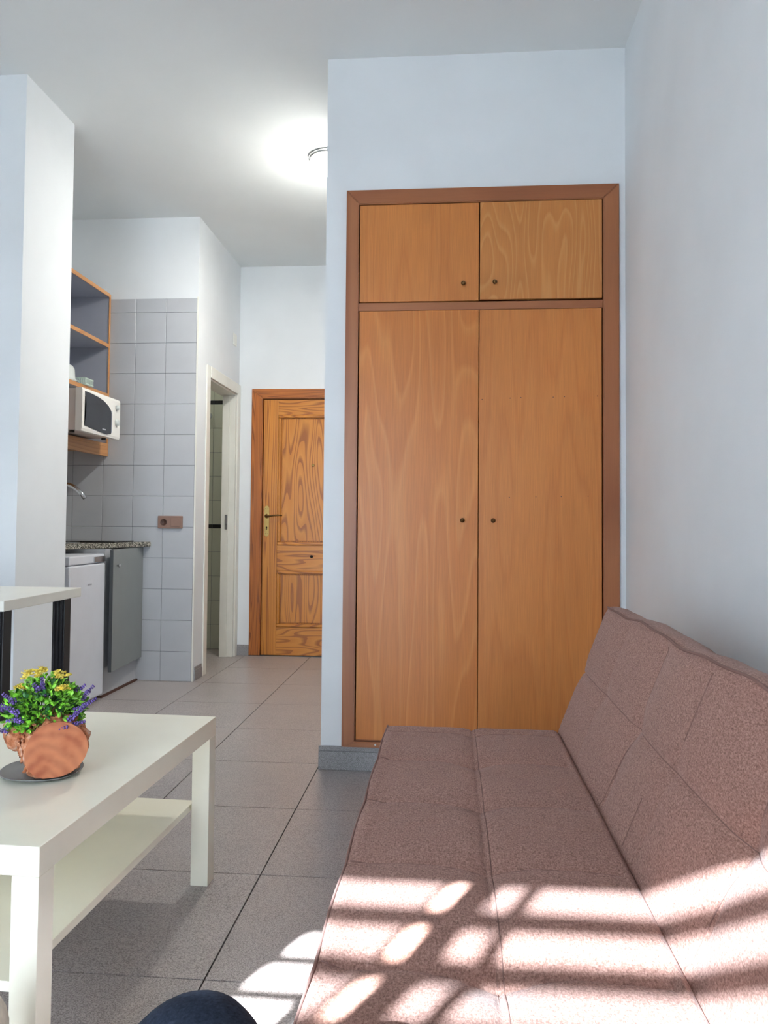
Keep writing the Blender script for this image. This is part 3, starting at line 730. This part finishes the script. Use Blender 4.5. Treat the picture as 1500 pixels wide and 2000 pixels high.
# ------------------------------------------------------------------ log planter on a saucer
sc_ = bmesh.new(); prof = [(.0, .0), (.055, .0), (.078, .004), (.086, .008), (.088, .010), (.084, .0095), (.078, .0072), (.05, .006), (0, .006)]
lathe_bm(sc_, prof, 40)
for v_ in sc_.verts: 
    a = math.atan2(v_.co.y, v_.co.x); v_.co.x *= .96+.04*cos(2*a+.5); v_.co.y *= .96; v_.co.z += .002*sin(3*a)*(v_.co.xy.length/.09)**2 if v_.co.xy.length > .06 else 0
tag(mesh_obj('saucer', sc_, 'saucer', None, True, (-.878, 1.655, .4505)), 'grey glazed saucer under the log planter on the coffee table', 'saucer')
LZ = .4592
lp = thing('log_planter', 'hollowed log planter with sawn face and flowers on the coffee table', 'planter', (-.852, 1.655, LZ), radians(20))
# log axis = local y ; face towards -y
rnd = random.Random(3)
TURN = Matrix.Rotation(radians(11), 4, 'Z')
def turn(bm): bmesh.ops.transform(bm, matrix=TURN, verts=bm.verts[:])
def rad(a, y):
    k_ = min(1, max(0, (y+.066)/.012))
    return .0635*(1+.03*sin(2*a+.6)+.02*sin(3*a+2))+k_*(.003*sin(5*a)+.002*sin(9*a+y*60)+.002*sin(17*a+y*90))
bm = bmesh.new(); rings = []
NA = 64; yy = [-.066, -.060, -.045, -.03, -.015, 0, .015, .03, .045, .058, .064]
for j, y in enumerate(yy):
    rr = []
    for k in range(NA):
        a = 2*pi*k/NA; s_ = {0: .90, 1: .97, 10: .9, 9: .97}.get(j, 1)
        r_ = rad(a, y)*s_ + (rnd.uniform(-.003, .003) if 1 < j < 9 else 0)
        z_ = max(-.0585, r_*sin(a)); rr.append(bm.verts.new((r_*cos(a)*1.02, y, .059+z_)))
    rings.append(rr)
for q in range(len(rings)-1):
    for k in range(NA): bm.faces.new((rings[q][k], rings[q][(k+1) % NA], rings[q+1][(k+1) % NA], rings[q+1][k]))
bm.faces.new(rings[0][::-1]); bm.faces.new(rings[-1])
turn(bm); mesh_obj('log', bm, 'bark', lp, True)
bm = bmesh.new(); pf = []
for k in range(NA):
    a = 2*pi*k/NA; r_ = rad(a, -.066)*.935; pf.append((r_*cos(a)*1.02, .059+max(-.056, r_*sin(a))))
poly_prism(bm, pf, lambda u, v_, d: (u, d, v_), -.0685, -.0655)
turn(bm); mesh_obj('sawn_face', bm, 'sawn', lp)
# bark flakes standing proud on the left side
bm = bmesh.new()
for k in range(90):
    a = rnd.uniform(radians(55), radians(235)); y = rnd.uniform(-.055, .06); r_ = rad(a, y)+.001
    c = Vector((r_*cos(a)*1.02, y, .059+max(-.040, r_*sin(a)))); s_ = rnd.uniform(.004, .011)
    mtx = Matrix.Translation(c) @ Matrix.Rotation(-a+pi/2, 4, 'Y').inverted() @ Matrix.Rotation(rnd.uniform(0, 3), 4, 'Z') @ Matrix.Diagonal((s_, s_*1.5, s_*.45, 1))
    bmesh.ops.create_icosphere(bm, subdivisions=1, radius=1, matrix=mtx)
turn(bm); fl_ = mesh_obj('bark_flakes', bm, 'bark', lp); fl_['kind'] = 'stuff'
# knobby second stub at the back left
bm = bmesh.new(); bmesh.ops.create_icosphere(bm, subdivisions=3, radius=1, matrix=Matrix.Translation((-.070, .03, .085)) @ Matrix.Diagonal((.03, .035, .045, 1)))
for v_ in bm.verts: v_.co += Vector((rnd.uniform(-1, 1), rnd.uniform(-1, 1), rnd.uniform(-1, 1)))*.003
turn(bm); mesh_obj('bark_stub', bm, 'bark', lp, True)
# greenery
PC = Vector((-.018, .0, .118))
def leaf_bm(bm, c, d, size, wdt):
    d = d.normalized(); s_ = d.cross(Vector((rnd.uniform(-1, 1), rnd.uniform(-1, 1), rnd.uniform(.2, 1)))).normalized(); nrm = d.cross(s_)
    p = [c, c+d*size*.35+s_*wdt, c+d*size*.75+s_*wdt*.7+nrm*size*.1, c+d*size+nrm*size*.05, c+d*size*.75-s_*wdt*.7+nrm*size*.1, c+d*size*.35-s_*wdt]
    m0 = c+d*size*.5-nrm*size*.06
    vs = [bm.verts.new(q) for q in p]; mv = bm.verts.new(m0)
    for i in range(6): bm.faces.new((vs[i], vs[(i+1) % 6], mv))
def rdir(zmin=-.35):
    while True:
        v_ = Vector((rnd.gauss(0, 1), rnd.gauss(0, 1), rnd.gauss(0, 1))).normalized()
        if v_.z > zmin: return v_
for nm, cnt, mat, r0_, r1_ in (('foliage', 950, 'leaf', .35, 1.0), ('dark_foliage', 420, 'darkleaf', .2, .9)):
    bm = bmesh.new()
    for k in range(cnt):
        d = rdir(-.3); rr_ = rnd.uniform(r0_, r1_)**.6
        c = PC+Vector((d.x*.082, d.y*.062, d.z*.082))*rr_
        if c.z < .10 and abs(c.x) < .055: c.z = .10
        leaf_bm(bm, c, (d+rdir(-1)*.7), rnd.uniform(.010, .019), rnd.uniform(.003, .006))
    o = mesh_obj(nm, bm, mat, lp); o['kind'] = 'stuff'
bm = bmesh.new()
for k in range(46):
    d = rdir(.0); tube_bm(bm, [PC+Vector((0, 0, -.02)), PC+d*.04, PC+Vector((d.x*.085, d.y*.06, d.z*.08))], .0011, 4)
o = mesh_obj('stems', bm, 'stem', lp); o['kind'] = 'stuff'
def spike(c, d, ln, r):
    d = d.normalized(); bm = bmesh.new(); n_ = int(ln/.0046)
    a = d.orthogonal().normalized(); b_ = d.cross(a)
    for i in range(n_):
        t = i/n_
        for k in range(4):
            an = 2*pi*k/4+i*.8; rr_ = r*(1-.65*t)*rnd.uniform(.55, 1.15)
            p = c+d*ln*t+(a*cos(an)+b_*sin(an))*rr_
            bmesh.ops.create_icosphere(bm, subdivisions=1, radius=.0030*(1-.35*t)*rnd.uniform(.6, 1.3), matrix=Matrix.Translation(p))
    mesh_obj('lavender_spike', bm, 'purple', lp)
# positions in planter local frame: x right, z up (view mostly along +y)
for (x, y, z_, dx, dy, dz, ln) in [(.020, -.045, .100, .9, -.2, .25, .055), (.030, -.05, .112, .8, -.3, .7, .050), (.042, -.03, .128, .9, -.1, .55, .058), (.055, .0, .150, .7, 0, .8, .040), (.040, .0, .165, .8, 0, .5, .030),
                                 (-.020, -.02, .165, -.1, -.1, 1, .042), (-.075, -.03, .155, -.8, -.2, .7, .035), (-.065, -.05, .135, -.8, -.3, .6, .045), (-.055, -.055, .122, -.9, -.3, .1, .035), (-.09, -.02, .095, -.9, -.2, .0, .035), (-.03, -.03, .178, -.5, 0, .7, .022), (-.1, 0, .135, -.9, 0, .3, .028), (.0, -.055, .104, .9, -.3, .05, .040)]:
    spike(Vector((x, y, z_)), Vector((dx, dy, dz)), ln, .0058)
def umbel(c, r):
    bm = bmesh.new()
    for k in range(34):
        d = rdir(-.2); p = c+Vector((d.x*r, d.y*r, d.z*r*.7))*rnd.uniform(.5, 1)
        for q in range(4): leaf_bm(bm, p, Vector((cos(q*pi/2+k), sin(q*pi/2+k), .5)), .0065, .0024)
    mesh_obj('yellow_flower_head', bm, 'yellow', lp)
umbel(Vector((-.048, -.01, .204)), .022); umbel(Vector((.012, .0, .200)), .022); umbel(Vector((-.068, 0, .178)), .013); umbel(Vector((.018, -.03, .178)), .014); umbel(Vector((-.030, .0, .212)), .014)

# cream crumpled bag at the bottom left
bm = bmesh.new(); bmesh.ops.create_icosphere(bm, subdivisions=4, radius=1, matrix=Matrix.Diagonal((.060, .075, .155, 1)))
for v_ in bm.verts:
    n_ = v_.co.normalized(); v_.co += n_*(.006*sin(v_.co.z*70+v_.co.x*40)+.004*sin(v_.co.y*90+v_.co.z*31)); v_.co.z = max(v_.co.z, -.155)
cv = thing('canvas_bag', 'cream and brown crumpled canvas bag at the lower left corner beside the table leg', 'bag', (-.700, 1.12, .156))
mesh_obj('bag_body', bm, 'beigewhite', cv, True)
tube('handle', [(.020, -.03, .145), (.042, -.03, .125), (.058, -.02, .08), (.068, -.01, .02), (.066, -.01, -.06)], [.009, .011, .011, .01, .008], 'darkbrown', cv, 10)

# ------------------------------------------------------------------ photographer seated on the near end of the sofa
person = thing('person', 'person in dark navy trousers seated on the sofa, only one knee in view', 'person', (.08, .18, 0))
def skinned(name, verts, edges, radii, mat, root=0, sub=2, parent=person):
    me = bpy.data.meshes.new(name); me.from_pydata([Vector(v_)-Vector((.08, .18, 0)) for v_ in verts], edges, []); me.materials.append(M[mat])
    o = bpy.data.objects.new(name, me); COL.objects.link(o); o.parent = parent
    md = o.modifiers.new('skin', 'SKIN'); sv = me.skin_vertices[0].data
    for i, r_ in enumerate(radii): sv[i].radius = (r_, r_) if not isinstance(r_, tuple) else r_; sv[i].use_root = (i == root)
    md.use_smooth_shade = True
    s_ = o.modifiers.new('sub', 'SUBSURF'); s_.levels = sub; s_.render_levels = sub
    return o
# trousers: pelvis, left knee (seen) and right knee lower
KN = (-.198, .62, .602)
tv = [(.09, .17, .545), (.02, .22, .545), (-.06, .37, .555), (-.14, .53, .568), KN, (-.235, .640, .53), (-.27, .62, .36), (-.275, .60, .20), (-.28, .59, .09),
      (.17, .22, .54), (.17, .37, .525), (.14, .52, .505), (.09, .06, .62), (.085, -.02, .70), (.04, .49, .495), (-.06, .42, .488)]
te = [(0, 1), (1, 2), (2, 3), (3, 4), (4, 5), (5, 6), (6, 7), (7, 8), (0, 9), (9, 10), (10, 11), (0, 12), (12, 13), (11, 14), (14, 15)]
tr_ = [.115, .095, .078, .062, .042, .056, .060, .052, .048, .095, .080, .060, .12, .12, .054, .045]
skinned('trousers', tv, te, tr_, 'denim', sub=3)
skinned('shirt', [(.085, -.01, .69), (.08, -.10, .80), (.08, -.17, .91), (.08, -.20, .98), (-.08, -.19, .94), (.24, -.19, .94), (-.15, -.10, .80), (.30, -.10, .80), (-.13, .06, .70), (.28, .06, .70)],
        [(0, 1), (1, 2), (2, 3), (2, 4), (2, 5), (4, 6), (5, 7), (6, 8), (7, 9)], [.13, .14, .13, .065, .07, .07, .052, .052, .045, .045], 'shirt')
def hand(x, sgn):
    b_ = skinned('hand', [(x, .07, .695), (x, .12, .675), (x, .16, .66)], [(0, 1), (1, 2)], [.028, .034, .034], 'skin')
    for k, ln in enumerate((.062, .072, .068, .052)):
        fxx = x+(-.024+.016*k)
        skinned('finger', [(fxx, .15, .66), (fxx, .15+ln*.5, .652), (fxx, .15+ln*.85, .635), (fxx, .15+ln, .62)], [(0, 1), (1, 2), (2, 3)], [.009, .0085, .008, .007], 'skin', sub=1)
    skinned('thumb', [(x+sgn*.02, .11, .672), (x+sgn*.045, .135, .665), (x+sgn*.05, .165, .655)], [(0, 1), (1, 2)], [.012, .010, .008], 'skin', sub=1)
hand(-.05, 1); hand(.20, -1)
# head
HC = Vector((.08, -.22, 1.155))
bm = bmesh.new(); bmesh.ops.create_uvsphere(bm, u_segments=32, v_segments=24, radius=1, matrix=Matrix.Diagonal((.075, .095, .115, 1)))
for v_ in bm.verts:
    x, y, z_ = v_.co
    if y > 0:
        v_.co.y += .018*exp(-((x/.012)**2+((z_+.012)/.022)**2))       # nose
        v_.co.y -= .008*exp(-(((abs(x)-.03)/.014)**2+((z_-.008)/.010)**2))  # eye sockets
        v_.co.y += .005*exp(-((x/.022)**2+((z_+.048)/.008)**2))       # lips
    if z_ < -.03: v_.co.x *= 1-(-.03-z_)*2.6; v_.co.y *= 1-(-.03-z_)*1.2
    v_.co += HC-Vector((.08, .18, 0))
hd = mesh_obj('head', bm, 'skin', person, True)
skinned('neck', [(.08, -.21, .97), (.08, -.22, 1.09)], [(0, 1)], [.052, .05], 'skin', sub=1)
rel = HC-Vector((.08, .18, 0))
bm = bmesh.new(); bmesh.ops.create_uvsphere(bm, u_segments=28, v_segments=20, radius=1, matrix=Matrix.Translation(rel+Vector((0, -.018, .022))) @ Matrix.Diagonal((.083, .095, .108, 1)))
bmesh.ops.delete(bm, geom=[v_ for v_ in bm.verts if (v_.co-rel).z < -.035 or ((v_.co-rel).y > .045 and (v_.co-rel).z < .055)], context='VERTS')
mesh_obj('hair', bm, 'hair', person, True)
for sx in (-1, 1):
    bm = bmesh.new(); bmesh.ops.create_uvsphere(bm, u_segments=12, v_segments=8, radius=.0115, matrix=Matrix.Translation(rel+Vector((sx*.03, .080, .008)))); e_ = mesh_obj('eye', bm, 'eye', person, True)
    bm = bmesh.new(); bmesh.ops.create_uvsphere(bm, u_segments=10, v_segments=8, radius=.005, matrix=Matrix.Translation(rel+Vector((sx*.03, .0885, .008)))); mesh_obj('iris', bm, 'hair', e_, True)
    bm = bmesh.new(); bmesh.ops.create_uvsphere(bm, u_segments=12, v_segments=8, radius=1, matrix=Matrix.Translation(rel+Vector((sx*.077, -.005, 0))) @ Matrix.Diagonal((.008, .016, .028, 1))); mesh_obj('ear', bm, 'skin', person, True)
skinned('shoe', [(-.10, .40, .49), (-.13, .37, .488), (-.15, .32, .485)], [(0, 1), (1, 2)], [.042, .04, .032], 'sole')
skinned('shoe', [(-.28, .575, .045), (-.285, .63, .04), (-.29, .70, .035), (-.295, .76, .03)], [(0, 1), (1, 2), (2, 3)], [.043, .040, .037, .03], 'sole')
